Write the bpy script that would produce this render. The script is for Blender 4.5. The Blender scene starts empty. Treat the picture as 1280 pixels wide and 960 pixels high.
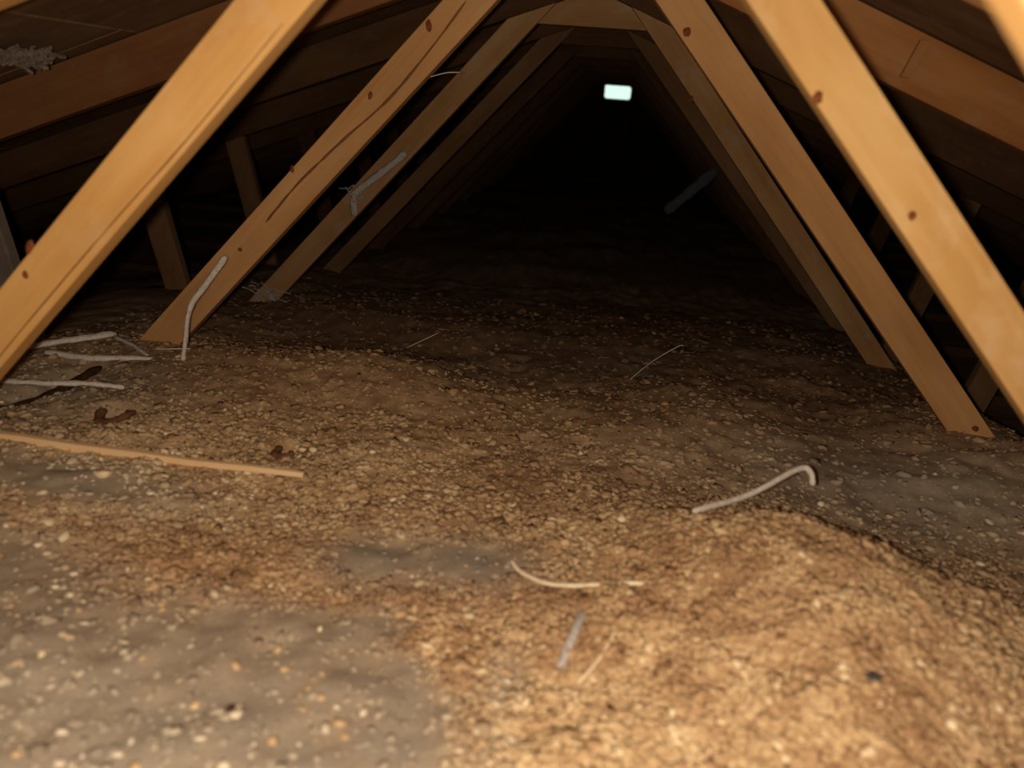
import bpy, bmesh, math, random
import numpy as np
from mathutils import Vector, Matrix
R_ = random.Random(7)
NR = np.random.RandomState(11)
C = bpy.context.scene.collection
scene = bpy.context.scene

# ------------------------------------------------------------------ camera
cam_d = bpy.data.cameras.new('camera')
cam = bpy.data.objects.new('camera', cam_d); C.objects.link(cam)
cam_d.sensor_fit = 'HORIZONTAL'; cam_d.sensor_width = 36.0
cam_d.lens = 36.0 * 1001.24 / 1280.0
cam_d.clip_start = 0.02
cr = Vector((0.98876874, 0.13104128, 0.07186483))
cu = Vector((-0.11098696, 0.32178386, 0.94028562))
cw = Vector((-0.10009129, 0.93770109, -0.33271369))
M = Matrix((cr, cu, -cw)).transposed().to_4x4()
M.translation = Vector((0.137, 0.0, 1.26))
cam.matrix_world = M
cam_d.dof.use_dof = True
cam_d.dof.focus_distance = 2.4
cam_d.dof.aperture_fstop = 2.3
scene.camera = cam

# ------------------------------------------------------------------ world (pale daylight, only enters by the gable vent)
world = bpy.data.worlds.new('daylight'); scene.world = world
world.use_nodes = True
bg = world.node_tree.nodes['Background']
bg.inputs[0].default_value = (0.74, 1.0, 0.86, 1)
bg.inputs[1].default_value = 1.1

# ------------------------------------------------------------------ the hand lamp carried beside the camera
ld = bpy.data.lights.new('hand_lamp_light', 'POINT')
ld.energy = 63.0
ld.color = (1.0, 0.87, 0.70)
ld.shadow_soft_size = 0.012
lo = bpy.data.objects.new('hand_lamp_light', ld); C.objects.link(lo)
lo.location = (0.10, -0.02, 1.26)

scene.view_settings.view_transform = 'Standard'
scene.view_settings.look = 'None'
scene.view_settings.gamma = 1.0
scene.view_settings.exposure = 0.0
scene.view_settings.use_curve_mapping = False
scene.cycles.max_bounces = 4

# ------------------------------------------------------------------ materials
def nt(name):
    m = bpy.data.materials.new(name); m.use_nodes = True
    t = m.node_tree; b = t.nodes['Principled BSDF']
    b.inputs['Roughness'].default_value = 0.85
    b.inputs['Specular IOR Level'].default_value = 0.15
    return m, t, b
def ramp(t, src, stops):
    r = t.nodes.new('ShaderNodeValToRGB')
    e = r.color_ramp.elements
    e[0].position, e[0].color = stops[0][0], (*stops[0][1], 1)
    e[1].position, e[1].color = stops[-1][0], (*stops[-1][1], 1)
    for p, c in stops[1:-1]:
        x = e.new(p); x.color = (*c, 1)
    t.links.new(src, r.inputs[0]); return r.outputs[0]
def noise(t, vec, scale, detail=4, rough=0.5):
    n = t.nodes.new('ShaderNodeTexNoise')
    n.inputs['Scale'].default_value = scale; n.inputs['Detail'].default_value = detail
    n.inputs['Roughness'].default_value = rough
    if vec is not None: t.links.new(vec, n.inputs['Vector'])
    return n.outputs['Fac']
def mapping(t, scale, coord='Object', loc=None):
    tc = t.nodes.new('ShaderNodeTexCoord'); mp = t.nodes.new('ShaderNodeMapping')
    t.links.new(tc.outputs[coord], mp.inputs['Vector'])
    mp.inputs['Scale'].default_value = scale
    return mp.outputs[0]
def mix(t, fac, a, b, mode='MIX'):
    m = t.nodes.new('ShaderNodeMix'); m.data_type = 'RGBA'; m.blend_type = mode
    if isinstance(fac, float): m.inputs[0].default_value = fac
    else: t.links.new(fac, m.inputs[0])
    for s, v in ((m.inputs[6], a), (m.inputs[7], b)):
        if isinstance(v, tuple): s.default_value = (*v, 1)
        else: t.links.new(v, s)
    return m.outputs[2]
def bump(t, b, h, strength, dist):
    n = t.nodes.new('ShaderNodeBump'); n.inputs['Strength'].default_value = strength
    n.inputs['Distance'].default_value = dist
    t.links.new(h, n.inputs['Height']); t.links.new(n.outputs[0], b.inputs['Normal'])
def wood(name, dark, mid, light, dusty=(0.3, 0.25, 0.2), dust=0.25, bstr=0.35):
    m, t, b = nt(name)
    oi = t.nodes.new('ShaderNodeObjectInfo')
    va = t.nodes.new('ShaderNodeVectorMath'); va.operation = 'ADD'
    sc = t.nodes.new('ShaderNodeVectorMath'); sc.operation = 'SCALE'
    sc.inputs[0].default_value = (7.0, 3.0, 5.0); t.links.new(oi.outputs['Random'], sc.inputs['Scale'])
    tc = t.nodes.new('ShaderNodeTexCoord')
    t.links.new(tc.outputs['Object'], va.inputs[0]); t.links.new(sc.outputs[0], va.inputs[1])
    def mp(s):
        q = t.nodes.new('ShaderNodeMapping'); q.inputs['Scale'].default_value = s
        t.links.new(va.outputs[0], q.inputs['Vector']); return q.outputs[0]
    grain = noise(t, mp((2.2, 60, 60)), 1.0, 5, 0.6)
    broad = noise(t, mp((2.5, 9, 9)), 1.0, 3, 0.5)
    col = ramp(t, grain, [(0.25, dark), (0.5, mid), (0.8, light)])
    colb = ramp(t, broad, [(0.3, dark), (0.5, mid), (0.7, light)])
    col = mix(t, 0.62, col, colb)
    spot = noise(t, mp((14, 22, 22)), 1.0, 4, 0.6)
    f = t.nodes.new('ShaderNodeMapRange'); f.inputs[1].default_value = 0.52; f.inputs[2].default_value = 0.75
    f.inputs[4].default_value = dust
    t.links.new(spot, f.inputs[0])
    col = mix(t, f.outputs[0], col, dusty)
    t.links.new(col, b.inputs['Base Color'])
    bump(t, b, grain, bstr, 0.002)
    return m
def plain(name, a, c, scale=40.0, rough=0.85, bs=0.3):
    m, t, b = nt(name)
    n = noise(t, mapping(t, (1, 1, 1)), scale, 4)
    t.links.new(ramp(t, n, [(0.3, a), (0.7, c)]), b.inputs['Base Color'])
    b.inputs['Roughness'].default_value = rough
    bump(t, b, n, bs, 0.002)
    return m
M_PINE = wood('pine_fresh', (0.46, 0.225, 0.065), (0.56, 0.30, 0.095), (0.68, 0.41, 0.155), (0.60, 0.42, 0.24), 0.35)
M_PINE_PALE = wood('pine_pale', (0.40, 0.215, 0.070), (0.50, 0.285, 0.10), (0.62, 0.41, 0.18), (0.62, 0.44, 0.26), 0.5)
M_BROWN = wood('timber_brown', (0.34, 0.16, 0.058), (0.47, 0.24, 0.09), (0.57, 0.32, 0.14), (0.40, 0.28, 0.17), 0.35)
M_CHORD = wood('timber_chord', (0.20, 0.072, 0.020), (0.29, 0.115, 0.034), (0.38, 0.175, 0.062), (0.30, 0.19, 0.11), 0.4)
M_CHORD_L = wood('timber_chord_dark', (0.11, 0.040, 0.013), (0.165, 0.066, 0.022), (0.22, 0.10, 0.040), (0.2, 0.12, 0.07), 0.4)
M_DIM = wood('timber_dim_shade', (0.24, 0.12, 0.045), (0.34, 0.18, 0.072), (0.43, 0.25, 0.12), (0.36, 0.28, 0.21), 0.5)  # third truss: light falloff put into the wood colour
M_FAR = wood('timber_far_shade', (0.055, 0.024, 0.010), (0.085, 0.038, 0.015), (0.12, 0.06, 0.026), (0.10, 0.07, 0.05), 0.5)  # darkness of the far end painted into the wood colour
M_FAR2 = wood('timber_mid_shade', (0.13, 0.062, 0.025), (0.18, 0.09, 0.038), (0.25, 0.135, 0.065), (0.2, 0.14, 0.10), 0.5)  # in-between step of the same painted falloff
M_GREY = wood('timber_grey', (0.14, 0.105, 0.080), (0.20, 0.155, 0.120), (0.28, 0.22, 0.18), (0.34, 0.29, 0.26), 0.5)
M_KNOT = plain('knot_wood', (0.10, 0.025, 0.010), (0.22, 0.07, 0.02), 90)
M_SPLIT_SHADE = plain('split_edge_shade', (0.14, 0.055, 0.018), (0.20, 0.085, 0.03), 60)
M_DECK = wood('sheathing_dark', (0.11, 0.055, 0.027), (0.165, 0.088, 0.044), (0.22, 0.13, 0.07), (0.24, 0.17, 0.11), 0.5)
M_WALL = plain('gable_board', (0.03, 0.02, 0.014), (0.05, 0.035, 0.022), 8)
M_DRY = plain('ceiling_board', (0.45, 0.42, 0.38), (0.5, 0.47, 0.43), 10)
M_STRIP = plain('grey_strip', (0.32, 0.28, 0.25), (0.50, 0.45, 0.41), 120, 0.7)
M_STRIP_L = plain('pale_strip', (0.50, 0.42, 0.35), (0.72, 0.63, 0.54), 120, 0.7)
M_STRAW = plain('straw', (0.66, 0.50, 0.32), (0.86, 0.72, 0.50), 90)
M_FIBRE = plain('fibre', (0.62, 0.52, 0.44), (0.8, 0.7, 0.6), 30)
M_RAG = plain('blue_grey_rag', (0.06, 0.06, 0.08), (0.10, 0.10, 0.12), 40)
M_TUFT = plain('tuft_brown_grey', (0.12, 0.085, 0.06), (0.24, 0.18, 0.14), 60)
M_WEB = plain('cobweb_dust', (0.30, 0.24, 0.21), (0.48, 0.40, 0.36), 60)
M_CRUMB_SHADE = plain('dark_crumb_shade', (0.035, 0.015, 0.006), (0.08, 0.035, 0.014), 70)  # dark crumbs, and the painted shade of the left groove
M_BATTEN = wood('batten_wood', (0.62, 0.38, 0.18), (0.76, 0.50, 0.26), (0.86, 0.66, 0.40), (0.7, 0.55, 0.4), 0.4)
M_CURL = plain('curl_brown', (0.10, 0.042, 0.020), (0.17, 0.075, 0.038), 80)
M_CHARC = plain('charred_grey', (0.03, 0.028, 0.03), (0.07, 0.06, 0.06), 80)
M_METAL = plain('vent_metal', (0.35, 0.36, 0.35), (0.45, 0.46, 0.45), 30, 0.5)

def insulation_mat(name, clump):
    m, t, b = nt(name)
    b.inputs['Roughness'].default_value = 0.95; b.inputs['Specular IOR Level'].default_value = 0.05
    at = t.nodes.new('ShaderNodeAttribute'); at.attribute_name = 'tone'
    dt = t.nodes.new('ShaderNodeAttribute'); dt.attribute_name = 'dust'
    v = mapping(t, (1, 1, 1))
    n = noise(t, v, 130.0, 5, 0.65)
    add = t.nodes.new('ShaderNodeMath'); add.operation = 'MULTIPLY_ADD'
    t.links.new(n, add.inputs[0]); add.inputs[1].default_value = 0.45
    sub = t.nodes.new('ShaderNodeMath'); sub.operation = 'ADD'; sub.inputs[1].default_value = -0.225
    t.links.new(at.outputs['Fac'], sub.inputs[0]); t.links.new(sub.outputs[0], add.inputs[2])
    tan = ramp(t, add.outputs[0], [(0.0, (0.19, 0.10, 0.050)), (0.35, (0.39, 0.238, 0.124)), (0.65, (0.58, 0.412, 0.228)), (1.0, (0.86, 0.72, 0.48))])
    gry = ramp(t, add.outputs[0], [(0.0, (0.19, 0.165, 0.130)), (0.35, (0.265, 0.230, 0.185)), (0.65, (0.34, 0.295, 0.230)), (1.0, (0.72, 0.62, 0.48))])
    col = mix(t, dt.outputs['Fac'], tan, gry)
    t.links.new(col, b.inputs['Base Color'])
    bump(t, b, n, 0.6, 0.003)
    return m
M_INS = insulation_mat('loose_fill', False)
M_CLUMP = insulation_mat('loose_fill_clumps', True)

# ------------------------------------------------------------------ helpers
def link_mesh(name, me, mat, parent=None):
    o = bpy.data.objects.new(name, me); C.objects.link(o)
    if mat is not None and not me.materials: me.materials.append(mat)
    if parent: o.parent = parent
    return o
def tag(o, label=None, cat=None, group=None, kind=None):
    if label: o['label'] = label
    if cat: o['category'] = cat
    if group: o['group'] = group
    if kind: o['kind'] = kind
    return o
def empty(name, loc=(0, 0, 0)):
    o = bpy.data.objects.new(name, None); C.objects.link(o); o.location = loc
    o.empty_display_size = 0.1
    return o
def set_world(o, mw, parent=None):
    """place o at mw (world); parents here carry translation only"""
    if parent is not None:
        o.parent = parent
        o.matrix_basis = PW[parent.name].inverted() @ mw
    else:
        o.matrix_basis = mw
    PW[o.name] = mw
PW = {}
def place_root(name, loc):
    e = empty(name, loc); PW[e.name] = Matrix.Translation(loc); return e

def prism(name, poly, y, t, mat, parent, ax=None, bevel=0.0025, seg=True):
    """polygon in the XZ plane (world) extruded t along +Y; object x axis follows 'ax' (a, b) so the grain runs along it"""
    a, b = ax
    dx, dz = b[0] - a[0], b[1] - a[1]; L = math.hypot(dx, dz); dx /= L; dz /= L
    mw = Matrix(((dx, 0, -dz, a[0]), (0, 1, 0, y), (dz, 0, dx, a[1]), (0, 0, 0, 1)))
    # local frame: X along grain, Y world y, Z perpendicular
    mw = Matrix(((dx, 0, -dz, a[0]), (0, 1, 0, y), (dz, 0, dx, a[1]), (0, 0, 0, 1)))
    inv = mw.inverted()
    pts = [inv @ Vector((p[0], y, p[1])) for p in poly]
    area = sum(pts[i].x * pts[(i + 1) % len(pts)].z - pts[(i + 1) % len(pts)].x * pts[i].z for i in range(len(pts)))
    if area < 0: pts.reverse()
    bm = bmesh.new()
    f = [bm.verts.new((p.x, 0, p.z)) for p in pts]; g = [bm.verts.new((p.x, t, p.z)) for p in pts]
    bm.faces.new(f); bm.faces.new(g[::-1])
    n = len(pts)
    for i in range(n):
        bm.faces.new((f[i], g[i], g[(i + 1) % n], f[(i + 1) % n]))
    bmesh.ops.recalc_face_normals(bm, faces=bm.faces[:])
    if bevel:
        bmesh.ops.bevel(bm, geom=bm.edges[:], offset=bevel, segments=2, affect='EDGES', profile=0.6)
    me = bpy.data.meshes.new(name); bm.to_mesh(me); bm.free()
    o = link_mesh(name, me, mat); set_world(o, mw, parent)
    return o
def box_bm(bm, lo, hi):
    vs = [bm.verts.new((x, y, z)) for x in (lo[0], hi[0]) for y in (lo[1], hi[1]) for z in (lo[2], hi[2])]
    for q in ((0, 1, 3, 2), (4, 6, 7, 5), (0, 4, 5, 1), (2, 3, 7, 6), (0, 2, 6, 4), (1, 5, 7, 3)):
        bm.faces.new([vs[i] for i in q])
def mesh_from(bm, name):
    bmesh.ops.recalc_face_normals(bm, faces=bm.faces[:])
    me = bpy.data.meshes.new(name); bm.to_mesh(me); bm.free(); return me
def smooth_path(pts, n=6):
    P = [Vector(p) for p in pts]
    if len(P) == 2: return [P[0].lerp(P[1], i / n) for i in range(n + 1)]
    out = []
    for i in range(len(P) - 1):
        p0 = P[max(i - 1, 0)]; p1 = P[i]; p2 = P[i + 1]; p3 = P[min(i + 2, len(P) - 1)]
        for k in range(n):
            u = k / n
            out.append(0.5 * ((2 * p1) + (p2 - p0) * u + (2 * p0 - 5 * p1 + 4 * p2 - p3) * u * u + (3 * p1 - p0 - 3 * p2 + p3) * u ** 3))
    out.append(P[-1]); return out
def tube_bm(bm, pts, rw, rh, n=6, rough=0.0, sharp=False, rng=R_, taper=0.6):
    """ribbon/tube with elliptic section rw (sideways) x rh (up)"""
    path = [Vector(p) for p in pts] if sharp else smooth_path(pts)
    rings = []
    N = len(path)
    for i, p in enumerate(path):
        d = (path[min(i + 1, N - 1)] - path[max(i - 1, 0)]).normalized()
        side = d.cross(Vector((0, 0, 1)))
        if side.length < 1e-3: side = Vector((1, 0, 0))
        side.normalize(); up = side.cross(d)
        k = 1.0 if 0 < i < N - 1 else taper
        ring = []
        for j in range(n):
            a = 2 * math.pi * j / n
            q = 1 + rough * rng.uniform(-1, 1)
            ring.append(bm.verts.new(p + side * math.cos(a) * rw * k * q + up * math.sin(a) * rh * k * q))
        rings.append(ring)
    for a, b in zip(rings, rings[1:]):
        for j in range(n):
            bm.faces.new((a[j], a[(j + 1) % n], b[(j + 1) % n], b[j]))
    bm.faces.new(rings[0][::-1]); bm.faces.new(rings[-1])
def strand(name, pts, rw, rh, mat, label, cat, group=None, rough=0.12, n=8, parent=None, sharp=False):
    base = Vector(pts[0])
    bm = bmesh.new(); tube_bm(bm, [Vector(p) - base for p in pts], rw, rh, n, rough, sharp)
    me = mesh_from(bm, name)
    for p in me.polygons: p.use_smooth = True
    o = link_mesh(name, me, mat)
    o.location = base
    return tag(o, label, cat, group)

# ------------------------------------------------------------------ setting: ceiling board below, sheathing above, gables
def zlow(x): return 1.631 - 0.373 * abs(x)
def zup(x): return 1.765 - 0.373 * abs(x)
Y0, Y1 = -1.6, 11.0
bm = bmesh.new(); box_bm(bm, (-4.7, Y0, -0.02), (4.7, Y1, -0.001))
tag(link_mesh('floor', mesh_from(bm, 'floor'), M_DRY), 'plasterboard layer under the loose insulation', kind='structure')
ceil = empty('ceiling'); tag(ceil, 'dark underside of the pitched roof sheathing', kind='structure')
sl = math.atan(0.373); clen = 4.72 / math.cos(sl)
bm = bmesh.new(); box_bm(bm, (0.002, 0.002, 0.0), (1.168, 2.398, 0.012))
bmesh.ops.recalc_face_normals(bm, faces=bm.faces[:])
bmesh.ops.bevel(bm, geom=bm.edges[:], offset=0.003, segments=1, affect='EDGES')
pm = mesh_from(bm, 'sheathing_panel')
pm.materials.append(M_DECK)
for side in (1, -1):
    for r in range(4):
        for k in range(-1, 6):
            y = Y0 + 2.4 * k + (1.2 if r % 2 else 0.0)
            if y > Y1 or y + 2.4 < Y0: continue
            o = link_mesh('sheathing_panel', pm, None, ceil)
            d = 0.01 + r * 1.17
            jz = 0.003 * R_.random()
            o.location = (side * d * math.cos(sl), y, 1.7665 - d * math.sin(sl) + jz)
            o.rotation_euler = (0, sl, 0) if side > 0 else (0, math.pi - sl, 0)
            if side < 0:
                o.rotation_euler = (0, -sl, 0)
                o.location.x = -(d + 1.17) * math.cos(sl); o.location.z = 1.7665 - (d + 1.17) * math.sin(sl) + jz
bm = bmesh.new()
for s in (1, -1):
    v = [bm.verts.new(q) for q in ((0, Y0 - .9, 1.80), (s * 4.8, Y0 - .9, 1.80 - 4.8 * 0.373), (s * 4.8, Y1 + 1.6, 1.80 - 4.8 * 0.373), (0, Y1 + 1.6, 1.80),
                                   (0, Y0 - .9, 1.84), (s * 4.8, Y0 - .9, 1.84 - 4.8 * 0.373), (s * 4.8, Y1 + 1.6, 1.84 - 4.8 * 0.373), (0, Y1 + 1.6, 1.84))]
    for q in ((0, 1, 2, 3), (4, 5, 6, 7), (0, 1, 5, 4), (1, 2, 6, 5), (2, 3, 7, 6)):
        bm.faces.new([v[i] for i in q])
o = link_mesh('roof_light_block', mesh_from(bm, 'roof_light_block'), M_WALL, ceil)  # unseen sheet added above the panels to keep daylight out of the gaps
# gables: the far one has the vent opening
VX0, VX1, VZ0, VZ1 = -0.150, 0.220, 1.365, 1.565
def wall(name, y, t, hole, label):
    bm = bmesh.new()
    def prismy(poly):
        a = [bm.verts.new((p[0], y, p[1])) for p in poly]; b = [bm.verts.new((p[0], y + t, p[1])) for p in poly]
        bm.faces.new(a); bm.faces.new(b[::-1])
        for i in range(len(a)): bm.faces.new((a[i], b[i], b[(i + 1) % len(a)], a[(i + 1) % len(a)]))
    if hole:
        prismy([(-4.7, 0), (VX0, 0), (VX0, zup(VX0)), (-4.7, zup(4.7) + 0.012)])
        prismy([(VX1, 0), (4.7, 0), (4.7, zup(4.7) + 0.012), (VX1, zup(VX1))])
        prismy([(VX0, 0), (VX1, 0), (VX1, VZ0), (VX0, VZ0)])
        prismy([(VX0, VZ1), (VX1, VZ1), (VX1, zup(VX1)), (0, zup(0)), (VX0, zup(VX0))])
    else:
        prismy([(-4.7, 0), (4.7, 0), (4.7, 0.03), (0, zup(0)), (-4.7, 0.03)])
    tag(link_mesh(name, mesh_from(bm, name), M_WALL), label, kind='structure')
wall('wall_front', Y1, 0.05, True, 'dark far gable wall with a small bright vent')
wall('wall_back', Y0 - 0.05, 0.05, False, 'gable wall behind the viewer')
for nm, s in (('wall_left', -1), ('wall_right', 1)):
    bm = bmesh.new(); box_bm(bm, (min(s * 4.7, s * 4.74), Y0, -0.02), (max(s * 4.7, s * 4.74), Y1, 0.06))
    tag(link_mesh(nm, mesh_from(bm, nm), M_WALL), 'low eaves board under the roof edge', kind='structure')
vent = place_root('gable_vent', ((VX0 + VX1) / 2, Y1, VZ0))
tag(vent, 'small bright gable vent shining white at the far dark end', 'vent')
bm = bmesh.new()
for lo_, hi_ in (((VX0, Y1 - .02, VZ0), (VX0 + .02, Y1 + .05, VZ1)), ((VX1 - .02, Y1 - .02, VZ0), (VX1, Y1 + .05, VZ1)),
                 ((VX0, Y1 - .02, VZ0), (VX1, Y1 + .05, VZ0 + .012)), ((VX0, Y1 - .02, VZ1 - .012), (VX1, Y1 + .05, VZ1))):
    box_bm(bm, lo_, hi_)
def corner(px_, pz_, sx, sz):
    c_ = 0.055
    P3 = [(px_, pz_), (px_ + sx * c_, pz_), (px_, pz_ + sz * c_)]
    a_ = [bm.verts.new((q[0], Y1 - .018, q[1])) for q in P3]; b_ = [bm.verts.new((q[0], Y1 + .045, q[1])) for q in P3]
    bm.faces.new(a_); bm.faces.new(b_[::-1])
    for i in range(3): bm.faces.new((a_[i], b_[i], b_[(i + 1) % 3], a_[(i + 1) % 3]))
for q in ((VX0, VZ0, 1, 1), (VX1, VZ0, -1, 1), (VX0, VZ1, 1, -1), (VX1, VZ1, -1, -1)): corner(*q)
for v in bm.verts: v.co -= Vector(vent.location)
o = link_mesh('frame', mesh_from(bm, 'frame'), M_METAL, vent)
for k in range(3):
    bm = bmesh.new(); z = 0.045 + k * 0.045
    box_bm(bm, (-0.15, 0.0, z), (0.15, 0.03, z + 0.0015))
    o = link_mesh('slat', mesh_from(bm, 'slat'), M_METAL, vent)

# ------------------------------------------------------------------ trusses
T = 0.043
DEF = (-1.105, 1.155, 1.278)      # slope, height of the inner edge at |x| = 0.5, of the outer edge
WEBS = {(-1, 0): (-1.075, 1.157, 1.274), (1, 0): (-1.080, 1.164, 1.270),
        (-1, 1): (-1.103, 1.138, 1.276), (1, 1): (-1.101, 1.152, 1.282),
        (-1, 2): (-1.125, 1.165, 1.287), (1, 2): (-1.140, 1.156, 1.268),
        (-1, 3): (-1.122, 1.154, 1.268)}
def hit(k, z5):   # |x| where web line meets chord underside
    return (z5 - 0.5 * k - 1.631) / (-0.373 - k)
def build_truss(i, y, label, mw_, mc, mo, mcol):
    root = place_root('roof_truss', (0, y, 0.0))
    tag(root, label, 'roof truss', 'roof trusses')
    parts = {}
    for s in (-1, 1):
        k, zi, zo = WEBS.get((s, i), DEF)
        xi, xo = hit(k, zi), hit(k, zo)
        line = lambda z5, z: 0.5 + (z - z5) / k
        poly = [(s * line(zi, 0.101), 0.101), (s * xi, zlow(xi) - .001), (s * xo, zlow(xo) - .001), (s * line(zo, 0.101), 0.101)]
        parts[('web', s)] = prism('diagonal_strut', poly, y, T, mw_[s], root, ((s * line(zi, 0.1), 0.1), (s * xi, zlow(xi))))
        # short outer strut leaning the other way, out to the rafter
        j = R_.uniform(-0.02, 0.02)
        xt, xb = 1.755 + j, 1.535 + j
        zt, zt2 = zlow(xt) - .001, zlow(xt - 0.095) - .001
        if i == 1 and s < 0: xt -= 0.035; xb -= 0.015
        poly = [(s * xb, 0.101), (s * xt, zt), (s * (xt - 0.095), zt2), (s * (xb - 0.095), 0.101)]
        parts[('outer', s)] = prism('outer_strut', poly, y + 0.002, T - .004, mo, root, ((s * xb, 0.1), (s * xt, zt)))
        poly = [(0, zlow(0)), (s * 4.1, zlow(4.1)), (s * 4.55, zlow(4.55) + .07), (s * 4.55, zup(4.55) - .002), (0, zup(0) - .002)]
        parts[('chord', s)] = prism('rafter', poly, y, T, mc[s], root, ((0, zlow(0)), (s * 4.1, zlow(4.1))))
    poly = [(-4.08, 0.0), (4.08, 0.0), (4.08, 0.1), (-4.08, 0.1)]
    prism('bottom_chord', poly, y, T, M_FAR, root, ((-4.08, 0), (4.08, 0)))
    kL, ziL, _ = WEBS.get((-1, i), DEF); kR, ziR, _ = WEBS.get((1, i), DEF)
    zb = 1.514
    xl = 0.5 + (zb - ziL) / kL; xr = 0.5 + (zb - ziR) / kR
    hl, hr = hit(kL, ziL), hit(kR, ziR)
    poly = [(-xl + .001, zb), (xr - .001, zb), (hr - .001, zlow(hr) - .002), (0, zlow(0) - .002), (-hl + .001, zlow(hl) - .002)]
    prism('apex_block', poly, y + 0.006, T - .012, mcol, root, ((-.2, zb), (.2, zb)))
    return root, parts
def knot(parent, x, z, y, rx, rz, tilt=0.0, mat=M_KNOT):
    bm = bmesh.new(); n = 12
    c = bm.verts.new((0, -0.0018, 0)); ring = []; ring2 = []
    for j in range(n):
        a = 2 * math.pi * j / n; q = 1 + R_.uniform(-.12, .12)
        ring.append(bm.verts.new((math.cos(a) * rx * q * .75, -0.0014, math.sin(a) * rz * q * .75)))
        ring2.append(bm.verts.new((math.cos(a) * rx * q, 0.0008, math.sin(a) * rz * q)))
    for j in range(n):
        bm.faces.new((c, ring[j], ring[(j + 1) % n])); bm.faces.new((ring[j], ring2[j], ring2[(j + 1) % n], ring[(j + 1) % n]))
    me = mesh_from(bm, 'knot')
    for p in me.polygons: p.use_smooth = True
    o = link_mesh('knot', me, mat)
    set_world(o, Matrix.Translation((x, y, z)) @ Matrix.Rotation(tilt, 4, 'Y'), parent)
    return o
def split(parent, pts, y, w):
    """long drying check along the face of a strut"""
    bm = bmesh.new(); path = smooth_path([(p[0], 0, p[1]) for p in pts], 5)
    prev = None
    for i, p in enumerate(path):
        d = (path[min(i + 1, len(path) - 1)] - path[max(i - 1, 0)]).normalized()
        nrm = Vector((-d.z, 0, d.x)); ww = w * R_.uniform(.6, 1.3) * (0.3 if i in (0, len(path) - 1) else 1)
        cur = [bm.verts.new(p + nrm * ww + Vector((0, 0.0005, 0))), bm.verts.new(p + Vector((0, -0.0012, 0))), bm.verts.new(p - nrm * ww + Vector((0, 0.0005, 0)))]
        if prev:
            bm.faces.new((prev[0], prev[1], cur[1], cur[0])); bm.faces.new((prev[1], prev[2], cur[2], cur[1]))
        prev = cur
    o = link_mesh('split', mesh_from(bm, 'split'), M_SPLIT_SHADE)
    set_world(o, Matrix.Translation((0, y, 0)), parent)
    o['label'] = 'dark wavy split along the strut face; on the near strut a painted edge shadow'
D = [1.164, 2.064, 2.964, 3.864, 4.764, 5.664, 6.564, 7.464, 8.364, 9.264, 10.164]
LAB = {
    -1: 'nearest pale pine truss, only a strut edge showing in the top right corner',
    0: 'bright golden pine truss framing the view, widest struts, two dark knots on its right strut',
    1: 'brown timber truss just behind the bright pine one, wavy split along its left strut',
    2: 'dim dusty truss with a pale grey strip caught on its left strut',
    3: 'dark truss right behind the one with the grey strip on its strut',
    4: 'very dark truss, fifth back from the bright pine pair, faint left strut',
}
ORD = ['sixth', 'seventh', 'eighth', 'ninth', 'tenth']
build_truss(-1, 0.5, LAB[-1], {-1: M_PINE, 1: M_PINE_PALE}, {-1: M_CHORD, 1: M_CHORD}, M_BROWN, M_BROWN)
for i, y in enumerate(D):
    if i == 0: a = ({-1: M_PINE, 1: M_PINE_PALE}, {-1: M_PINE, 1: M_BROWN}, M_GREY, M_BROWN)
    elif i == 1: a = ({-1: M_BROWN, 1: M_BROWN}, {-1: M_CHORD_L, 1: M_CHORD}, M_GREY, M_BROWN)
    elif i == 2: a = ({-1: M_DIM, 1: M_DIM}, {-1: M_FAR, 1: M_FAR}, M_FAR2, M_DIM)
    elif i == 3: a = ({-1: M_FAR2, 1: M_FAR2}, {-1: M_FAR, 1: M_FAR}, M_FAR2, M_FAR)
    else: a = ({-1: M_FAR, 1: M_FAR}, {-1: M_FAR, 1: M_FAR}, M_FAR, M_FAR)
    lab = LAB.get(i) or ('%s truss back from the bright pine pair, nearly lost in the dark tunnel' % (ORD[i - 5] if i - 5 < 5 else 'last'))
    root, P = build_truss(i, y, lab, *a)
    if i == 0:
        P[('web', 1)]['label'] = 'pale golden right strut with two knots'
        knot(P[('web', 1)], 0.388, 1.293, y, .007, .009); knot(P[('web', 1)], 0.540, 1.152, y, .006, .0075)
        knot(P[('web', -1)], -0.787, 0.940, y, .006, .008)
        # worn notch and pale scar near the foot of the left strut
        knot(P[('web', -1)], -0.774, 0.985, y, .006, .014, 0.4)
        split(P[('web', -1)], [(-0.345, 1.338), (-0.50, 1.168), (-0.62, 1.045), (-0.78, 0.875), (-0.93, 0.71)], y, .0016)  # shadow along the front edge of this strut, drawn as a dark line
    if i == 1:
        L = P[('web', -1)]; Rr = P[('web', 1)]
        for (x, z, rx, rz, tl) in ((-.494, 1.247, .007, .012, .2), (-.701, 1.050, .006, .010, 0), (-.351, 1.416, .009, .015, -.2), (-.853, .826, .007, .006, 0)):
            knot(L, x, z, y, rx, rz, tl)
        split(L, [(-0.262, 1.475), (-0.332, 1.380), (-0.418, 1.273), (-0.479, 1.210), (-0.557, 1.141), (-0.626, 1.075), (-0.691, 1.010), (-0.778, .906)], y, .0045)
        knot(Rr, 1.128, .548, y, .011, .008, .5); knot(Rr, 0.262, 1.44, y, .010, .012)
        c = prism('cleat', [(0.752, 1.375), (0.775, 1.372), (0.800, 1.452), (0.778, 1.455)], y - 0.012, 0.0118, M_CHORD, root, ((0.76, 1.37), (0.79, 1.46)), 0.001)
        c['label'] = 'small slanted cleat on the right rafter'
    if i == 2:
        knot(P[('web', 1)], 0.36, 1.31, y, .009, .012)

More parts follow.
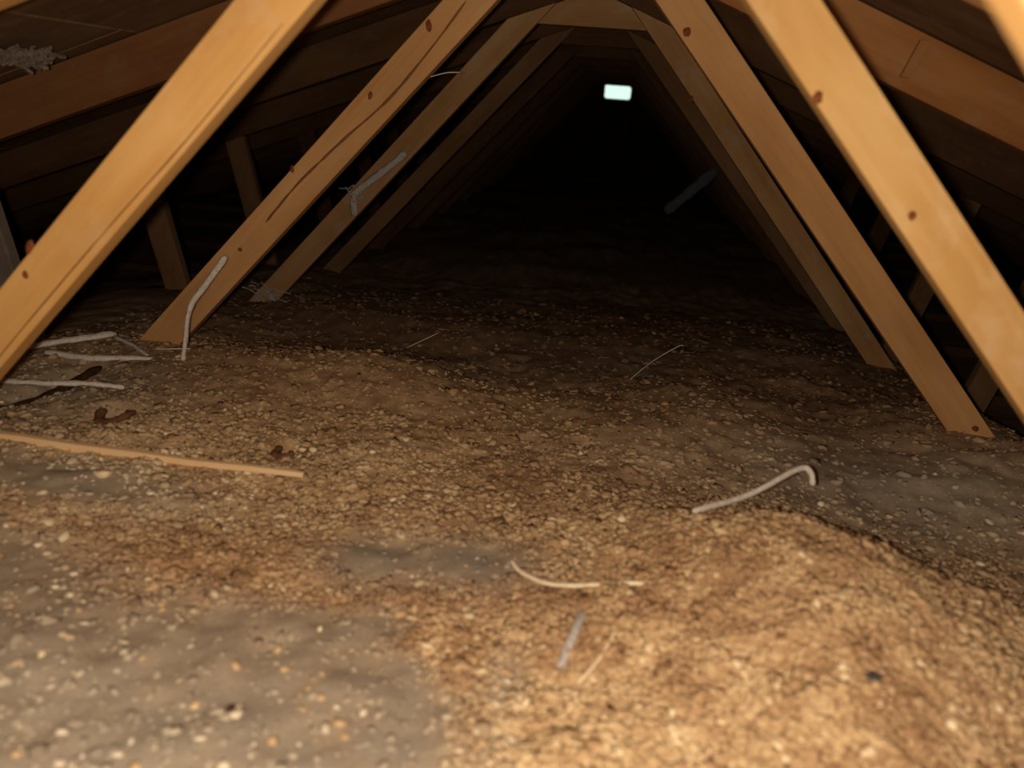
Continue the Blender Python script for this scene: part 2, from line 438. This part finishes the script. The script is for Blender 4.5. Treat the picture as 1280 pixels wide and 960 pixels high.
# ------------------------------------------------------------------ loose-fill insulation
def vnoise(x, y, scale, seed):
    rs = np.random.RandomState(seed); G = rs.rand(256, 256)
    u = x / scale; v = y / scale
    iu = np.floor(u).astype(int); iv = np.floor(v).astype(int); fu = u - iu; fv = v - iv
    fu = fu * fu * (3 - 2 * fu); fv = fv * fv * (3 - 2 * fv)
    g = lambda a, b: G[a % 256, b % 256]
    return (g(iu, iv) * (1 - fu) + g(iu + 1, iv) * fu) * (1 - fv) + (g(iu, iv + 1) * (1 - fu) + g(iu + 1, iv + 1) * fu) * fv - 0.5
def sstep(a, b, v):
    t = np.clip((v - a) / (b - a), 0, 1); return t * t * (3 - 2 * t)
def gauss(x, y, cx, cy, sx, sy, ang=0.0):
    c, s = math.cos(ang), math.sin(ang)
    u = (x - cx) * c + (y - cy) * s; v = -(x - cx) * s + (y - cy) * c
    return np.exp(-0.5 * ((u / sx) ** 2 + (v / sy) ** 2))
def base_h(x, y):
    h = np.interp(y, [-2, .5, 1.2, 1.6, 2.06, 2.5, 2.96, 3.86, 5, 12], [.55, .555, .545, .53, .505, .475, .445, .37, .34, .34])
    yy = np.where(y + 0.25 * (x - .5) > 1.16, 1.16 + (y - 1.16) * 1.6 + 0.25 * (x - .5), y + 0.0)
    h = h + 0.125 * gauss(x, yy, 0.50, 1.12, 0.22, 0.26) + 0.02 * gauss(x, y, 0.55, 0.75, 0.30, 0.2)
    h = h + 0.055 * gauss(x, y, -0.62, 1.98, 0.28, 0.16) - 0.025 * gauss(x, y, -0.5, 2.5, 0.7, 0.2)
    h = h + 0.035 * sstep(0.7, 1.1, x) * sstep(1.5, 2.0, y) * (1 - sstep(2.2, 2.5, y))
    h = h - 0.030 * gauss(x, y, 0.6, 1.60, 0.4, 0.16) - 0.03 * gauss(x, y, 1.0, 1.2, 0.2, 0.25)
    # slumps toward the eaves
    h = h - 0.36 * sstep(1.22, 1.75, x) * sstep(1.7, 2.2, y) - 0.25 * sstep(1.3, 3.0, x) * (1 - sstep(1.7, 2.2, y))
    h = h - 0.30 * sstep(1.45, 3.0, -x)
    h = h + 0.045 * vnoise(x, y, 0.42, 1) * sstep(.9, 1.4, y) + 0.022 * vnoise(x, y, 0.16, 2)
    return np.clip(h, 0.05, None)
def pits(x, y):
    return (-0.030 * gauss(x, y, -0.905, 1.522, 0.022, 0.03) - 0.025 * gauss(x, y, -0.497, 1.488, 0.012, 0.02)
            - 0.03 * gauss(x, y, -1.155, 1.66, 0.02, 0.12))
def terrain(x, y):
    return (base_h(x, y) + pits(x, y) + 0.012 * vnoise(x, y, 0.05, 3) + 0.006 * vnoise(x, y, 0.022, 4)
            * (1 - 0.75 * dust_shade(x, y)) + 0.003 * vnoise(x, y, 0.011, 5) * (1 - 0.8 * dust_shade(x, y)))
def dust_shade(x, y):
    """grey dusty matted layer, lower left, plus shade painted behind the right mound; ends on an almost straight edge near x = 0.08"""
    n = vnoise(x, y, 0.16, 21) * 1.0 + vnoise(x, y, 0.06, 22) * 0.8
    edge = np.interp(y, [.4, .84, .90, 1.0, 1.15, 1.3], [.20, .20, -.02, -.08, 0.02, -.05])
    f = (edge - x) * 2.4 + n * 0.9 + 0.06
    f = np.clip(f, -1, 0.55) - 1.5 * sstep(0.98, 1.22, y + 0.06 * np.clip(x + .3, -1, 0) - 0.25 * vnoise(x, y, .2, 29)) - 0.55 * gauss(x, y, -.45, 1.0, .12, .07)
    hard = sstep(-0.02, 0.02, 0.085 - x + 0.03 * n)
    far = 0.75 * gauss(x, y, 0.85, 1.70, .35, .22) + 0.6 * gauss(x, y, -1.15, 1.65, .2, .2) + .75 * gauss(x, y, -.80, 1.20, .2, .06) + .85 * gauss(x, y, -0.02, 1.12, .07, .06) + .8 * gauss(x, y, -0.19, 1.10, .06, .06)  # first term: shade behind the right mound, put in as grey
    far = far + 0.3 * sstep(2.0, 2.4, y) * (0.5 + vnoise(x, y, .3, 33))
    return np.clip(np.maximum(sstep(-0.25, 0.65, f + .25 * vnoise(x, y, .03, 51)) * hard * np.interp(y, [.7, .85, 1.05, 1.2], [.9, .78, .62, .6]), far), 0, 1)

def axis(segs):
    out = []
    for a, b, s in segs: out += list(np.arange(a, b - 1e-9, s))
    return np.array(out)
xs = np.concatenate([axis([(-4.6, -1.6, .08), (-1.6, -1.2, .02), (-1.2, 1.2, .0065), (1.2, 1.7, .02), (1.7, 4.6, .08)]), [4.6]])
ys = np.concatenate([axis([(-1.55, .5, .1), (.5, 1.8, .0065), (1.8, 2.6, .012), (2.6, 4.2, .025), (4.2, 10.95, .12)]), [10.95]])
X, Y = np.meshgrid(xs, ys)
Z = terrain(X, Y)
# keep it below the rafters at the eaves
Z = np.minimum(Z, np.maximum(1.55 - 0.373 * np.abs(X), 0.03))
nx, ny = len(xs), len(ys)
co = np.stack([X.ravel(), Y.ravel(), Z.ravel()], 1).astype(np.float32)
ii = np.arange(nx * ny).reshape(ny, nx)
quads = np.stack([ii[:-1, :-1].ravel(), ii[:-1, 1:].ravel(), ii[1:, 1:].ravel(), ii[1:, :-1].ravel()], 1).astype(np.int32)
def fast_mesh(name, co, faces, k):
    me = bpy.data.meshes.new(name)
    me.vertices.add(len(co)); me.vertices.foreach_set('co', co.ravel())
    me.loops.add(faces.size); me.loops.foreach_set('vertex_index', faces.ravel())
    me.polygons.add(len(faces)); me.polygons.foreach_set('loop_start', np.arange(0, faces.size, k, dtype=np.int32))
    me.polygons.foreach_set('use_smooth', np.ones(len(faces), dtype=bool))
    me.update(calc_edges=True); me.validate(); return me
def attr(me, name, vals):
    a = me.attributes.new(name, 'FLOAT', 'POINT'); a.data.foreach_set('value', vals.astype(np.float32))
me = fast_mesh('insulation_bed', co, quads, 4)
du = dust_shade(X, Y).ravel()
tone = 0.40 + 0.25 * vnoise(X, Y, 0.25, 41) + 0.30 * vnoise(X, Y, 0.035, 42) + 0.25 * vnoise(X, Y, 0.013, 43)
# falloff of the lamp with distance painted into the fill tone
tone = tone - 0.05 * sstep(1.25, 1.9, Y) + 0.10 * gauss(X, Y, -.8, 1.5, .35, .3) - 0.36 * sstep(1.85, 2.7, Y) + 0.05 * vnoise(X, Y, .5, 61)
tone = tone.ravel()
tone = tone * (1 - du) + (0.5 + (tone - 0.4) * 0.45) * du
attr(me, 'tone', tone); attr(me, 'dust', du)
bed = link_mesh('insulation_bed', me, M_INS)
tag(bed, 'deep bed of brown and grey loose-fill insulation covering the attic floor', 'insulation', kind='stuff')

# clumps on the surface
phi = (1 + 5 ** .5) / 2
ico = np.array([(-1, phi, 0), (1, phi, 0), (-1, -phi, 0), (1, -phi, 0), (0, -1, phi), (0, 1, phi), (0, -1, -phi), (0, 1, -phi), (phi, 0, -1), (phi, 0, 1), (-phi, 0, -1), (-phi, 0, 1)])
ico /= np.linalg.norm(ico[0])
icf = np.array([(0, 11, 5), (0, 5, 1), (0, 1, 7), (0, 7, 10), (0, 10, 11), (1, 5, 9), (5, 11, 4), (11, 10, 2), (10, 7, 6), (7, 1, 8), (3, 9, 4), (3, 4, 2), (3, 2, 6), (3, 6, 8), (3, 8, 9), (4, 9, 5), (2, 4, 11), (6, 2, 10), (8, 6, 7), (9, 8, 1)])
N = 98000
a, b = 1 / .6, 1 / 3.6
py = 1 / (a + (b - a) * NR.rand(N) ** 0.9)
px = 0.10 - 0.11 * py + (NR.rand(N) - .5) * 1.65 * (py + .05)
dd = dust_shade(px, py)
keep = (NR.rand(N) > np.clip(dd * 1.45, 0, 0.95) * (1 - 0.3 * sstep(1.3, 1.5, py))) & (NR.rand(N) > 0.45 * sstep(1.3, 2.0, py)) & (np.abs(px) < 1.5)
px, py, dd = px[keep], py[keep], dd[keep]; N = len(px)
size = (0.0034 + 0.0050 * NR.rand(N) ** 2.0) * (1 + 0.30 * np.clip(py - 1, 0, 2))
big = NR.rand(N) < 0.03; size[big] *= 1.4
tiny = NR.rand(N) < 0.38; size[tiny] = 0.0020 + 0.0015 * NR.rand(tiny.sum())
pz = terrain(px, py) + size * (NR.rand(N) * 0.55 - 0.38)
q = NR.randn(N, 3, 3); q, _ = np.linalg.qr(q)
st = 1 + (NR.rand(N, 3) - .5) * np.array([1.0, .8, .8]); st[:, 0] *= 1.2
V = ico[None] * (1 + (NR.rand(N, 12, 1) - .5) * 1.0)
V = V * st[:, None, :] * size[:, None, None]
V = np.einsum('nij,nkj->nki', q, V)
V[:, :, 2] *= 0.62
V += np.stack([px, py, pz], 1)[:, None, :]
F = (icf[None] + (np.arange(N) * 12)[:, None, None]).reshape(-1, 3).astype(np.int32)
me = fast_mesh('insulation_clumps', V.reshape(-1, 3).astype(np.float32), F, 3)
tn = 0.42 - 0.03 * sstep(1.2, 1.8, py) + 0.22 * (1 - 0.5 * sstep(1.2, 1.8, py)) * (NR.rand(N) - .5) + 0.25 * vnoise(px, py, 0.25, 41) + 0.35 * vnoise(px, py, .04, 42) - 0.05 * sstep(1.25, 1.9, py) + 0.10 * gauss(px, py, -.8, 1.5, .35, .3) - 0.36 * sstep(1.85, 2.7, py) + 0.12 * (1 - sstep(.75, 1.1, py))  # clump tone carries the same painted falloff with distance
tn[(NR.rand(N) < 0.05 * (1 - 0.7 * sstep(1.2, 1.8, py)))] += 0.32
tn[NR.rand(N) < 0.03] -= 0.35
tn = np.where(dd > .5, tn + .12, tn)
attr(me, 'tone', np.repeat(tn, 12)); attr(me, 'dust', np.repeat(dd * (NR.rand(N) < .93), 12))
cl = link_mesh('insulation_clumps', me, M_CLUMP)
tag(cl, 'tan and cream crumbly tufts scattered over the insulation surface', 'insulation', kind='stuff')
print('clumps', N, 'bed', nx * ny)

# ------------------------------------------------------------------ loose bits lying on the fill or caught on the timber
def tz(x, y, dz=0.0): return float(terrain(np.array([x]), np.array([y]))[0]) + dz
def on(pts, dz): return [(x, y, tz(x, y, dz)) for x, y in pts]
# long pale batten half sunk in the fill
p0, p1 = Vector((-1.30, 1.285, 0)), Vector((-0.40, 1.352, 0))
p0.z, p1.z = 0.575, 0.547
v = p1 - p0; L = v.length
bm = bmesh.new(); segs = 8
for k in range(segs):
    pass
rings = []
for k in range(segs + 1):
    u = k / segs; w = 0.010 * (1 - 0.45 * u) ; hgt = 0.0105 * (1 - 0.5 * u)
    rings.append([bm.verts.new((u * L, sy * w, sz * hgt + 0.003 * math.sin(u * 6) + (0.002 if k % 2 else 0))) for sy, sz in ((-1, -1), (1, -1), (1, 1), (-1, 1))])
for a_, b_ in zip(rings, rings[1:]):
    for j in range(4): bm.faces.new((a_[j], a_[(j + 1) % 4], b_[(j + 1) % 4], b_[j]))
bm.faces.new(rings[0]); bm.faces.new(rings[-1][::-1])
bmesh.ops.recalc_face_normals(bm, faces=bm.faces[:])
bmesh.ops.bevel(bm, geom=[e for e in bm.edges if abs((e.verts[0].co - e.verts[1].co).x) > 0.01], offset=0.0015, segments=1, affect='EDGES')
bo = link_mesh('wooden_batten', mesh_from(bm, 'wooden_batten'), M_BATTEN)
bo.matrix_basis = Matrix.Translation(p0) @ v.to_track_quat('X', 'Z').to_matrix().to_4x4()
tag(bo, 'long thin pale wooden batten half sunk in the fill at left', 'batten')

strand('groove_shade_bar', on([(-1.16, 1.45), (-1.155, 1.62), (-1.16, 1.86)], 0.004), .016, .010, M_CRUMB_SHADE, 'dark brown bar standing in for the shaded groove under grey strands at the left edge', 'hollow', rough=.25)  # dark bar added in place of a shaded groove in the fill
strand('plastic_strip', [(0.325, 1.225, tz(.325, 1.225, .006)), (0.43, 1.31, max(.640, tz(.43, 1.31, .006))), (0.522, 1.382, .668), (0.545, 1.384, .664), (0.553, 1.38, .640)], .005, .006, M_STRIP_L,
       'pale grey bent strip with hooked end standing behind the right mound', 'strip')
strand('dry_stalk', on([(0.039, 1.121), (0.060, 1.085), (0.11, 1.052), (0.180, 1.030)], .006), .0042, .0038, M_STRAW,
       'curved cream straw stalk lying in the middle of the foreground', 'straw')
strand('dry_stalk', on([(0.207, 1.030), (0.243, 1.028)], .006), .0042, .0038, M_STRAW, 'short straw stub just right of the curved stalk', 'straw')
strand('plastic_strip', on([(0.158, .963), (0.150, .92), (0.135, .865)], .006), .0065, .003, M_STRIP, 'short flat lilac grey strip below the curved straw', 'strip')
strand('dry_twig', on([(0.204, .92), (0.185, .875), (0.160, .84)], .005), .002, .002, M_STRAW, 'faint tan forked twig right of the short grey strip', 'twig')
strand('plastic_strip', [(-0.943, 1.88, .50), (-0.947, 1.92, .60), (-0.942, 1.95, .685), (-0.90, 1.965, .75), (-0.852, 1.98, .822)], .006, .0085, M_STRIP_L,
       'pale kinked strip standing upright before the split strut', 'strip', rough=.18)
strand('plastic_strip', [(-0.630, 2.955, 1.055), (-0.72, 2.953, .975), (-0.818, 2.951, .893), (-0.824, 2.951, .86), (-0.820, 2.951, .81)], .007, .0135, M_STRIP,
       'grey crooked strip hooked on the dim third strut', 'strip', rough=.2)
G = 'grey strands heaped at the left edge'
strand('twine_strand', [(-1.375, 1.87, .545), (-1.30, 1.93, .556), (-1.21, 2.02, .562)], .011, .008, M_STRIP_L, 'grey strand, upper one of the heap under the left golden strut', 'strand', rough=.3)
strand('twine_strand', [(-1.33, 1.88, .535), (-1.20, 1.87, .537), (-1.12, 1.90, .535), (-1.045, 1.93, .532)], .011, .008, M_STRIP_L, 'grey strand running from the heap to the foot of the split strut', 'strand', rough=.3)
strand('twine_strand', [(-1.20, 2.00, .556), (-1.13, 1.97, .55), (-1.07, 1.94, .535)], .006, .005, M_STRIP, 'short grey strand bridging the two longer ones in the heap', 'strand', rough=.3)
strand('twine_strand', [(-1.27, 1.63, .545), (-1.15, 1.63, .553), (-1.05, 1.66, .553), (-0.975, 1.68, .545)], .009, .006, M_STRIP_L, 'tan grey strand crossing over the dark groove bar', 'strand', rough=.3)
strand('curled_bark', on([(-.935, 1.535), (-.925, 1.50), (-.895, 1.49), (-.87, 1.515), (-.872, 1.54)], .010), .011, .007, M_CURL, 'dark red brown curl lying left on the mound above the batten', 'bark', rough=.3)
strand('curled_bark', on([(-.512, 1.505), (-.51, 1.47), (-.49, 1.462), (-.470, 1.475)], .008), .008, .006, M_CURL, 'small dark C shaped curl beyond the right end of the batten', 'bark', rough=.3)
# small dark crumb at lower right
bm = bmesh.new(); bmesh.ops.create_icosphere(bm, subdivisions=2, radius=.0085)
for v_ in bm.verts: v_.co *= R_.uniform(.7, 1.25); v_.co.z *= .6
o = link_mesh('charred_crumb', mesh_from(bm, 'charred_crumb'), M_CHARC); o.location = (.504, .835, tz(.504, .835, .006))
tag(o, 'small charcoal dark crumb on the bright fill at lower right', 'crumb')
for (x, y, r, lab) in ((.20, .80, .005, 'tiny dark crumb in the golden fill at the bottom middle'), (-.42, .98, .006, 'dull olive brown crumb in the grey dusty patch'),
                       (-.25, .73, .006, 'dark crumb near the bottom edge in the grey patch')):
    bm = bmesh.new(); bmesh.ops.create_icosphere(bm, subdivisions=1, radius=r)
    for v_ in bm.verts: v_.co *= R_.uniform(.7, 1.25)
    o = link_mesh('dark_crumb', mesh_from(bm, 'dark_crumb'), M_CRUMB_SHADE); o.location = (x, y, tz(x, y, .003)); tag(o, lab, 'crumb')
# loose fine fibres
def fibre(pts, lab, r=.0009): strand('loose_fibre', pts, r, r, M_FIBRE, lab, 'fibre', rough=0, n=5)
fibre([(-1.005, 1.86, .585), (-0.90, 1.86, .598)], 'thin bright fibre crossing the foot of the pale kinked strip', .0012)
fibre([(-0.468, 2.40, .49), (-0.37, 2.42, .545)], 'thin pale fibre lying on the dark slope left of centre', .0012)
fibre([(0.245, 2.30, .50), (0.31, 2.38, .54), (0.385, 2.42, .585), (.40, 2.42, .586)], 'long faint fibre on the dark slope under the black opening', .0012)
fibre([(-0.34, 2.05, 1.300), (-0.30, 2.05, 1.312), (-0.265, 2.04, 1.315)], 'fine hair sticking out from the split strut high up', .0009)
# dust cobwebs
def cobweb(c, ext, n, lab, mat=M_WEB, r=.0016):
    bm = bmesh.new(); c = Vector(c)
    for _ in range(n):
        p = Vector([R_.uniform(-1, 1) * e for e in ext]); d = Vector([R_.gauss(0, 1) * e * .6 for e in ext])
        m = p + d * .5 + Vector([R_.gauss(0, .15) * max(ext) for _ in range(3)]) * .4
        tube_bm(bm, [p, m, p + d], r, r, 4, .3)
    o = link_mesh('cobweb', mesh_from(bm, 'cobweb'), mat); o.location = c; tag(o, lab, 'cobweb'); return o
cobweb((-1.235, 1.80, 1.275), (.055, .02, .014), 90, 'grey dusty cobweb tuft in front of the left rafter at upper left', M_TUFT, r=.0042)
cobweb((-1.165, 2.93, .475), (.05, .02, .035), 40, 'dusty cobweb tuft at the foot of the third left strut', r=.0022)
cobweb((-1.01, 2.03, .515), (.06, .03, .018), 30, 'thin dusty web around the foot of the split strut', r=.0016)
cobweb((-0.82, 2.95, .88), (.03, .01, .03), 30, 'small cobweb knot around the bend of the hooked strip', r=.002)
# dim rag of paper hanging far back on the right
strand('paper_rag', [(0.44, 4.75, .72), (0.55, 4.752, .83), (0.69, 4.755, .98)], .006, .030, M_RAG, 'faint bluish grey strip slanting in the dark right of the opening', 'strip', rough=.25)
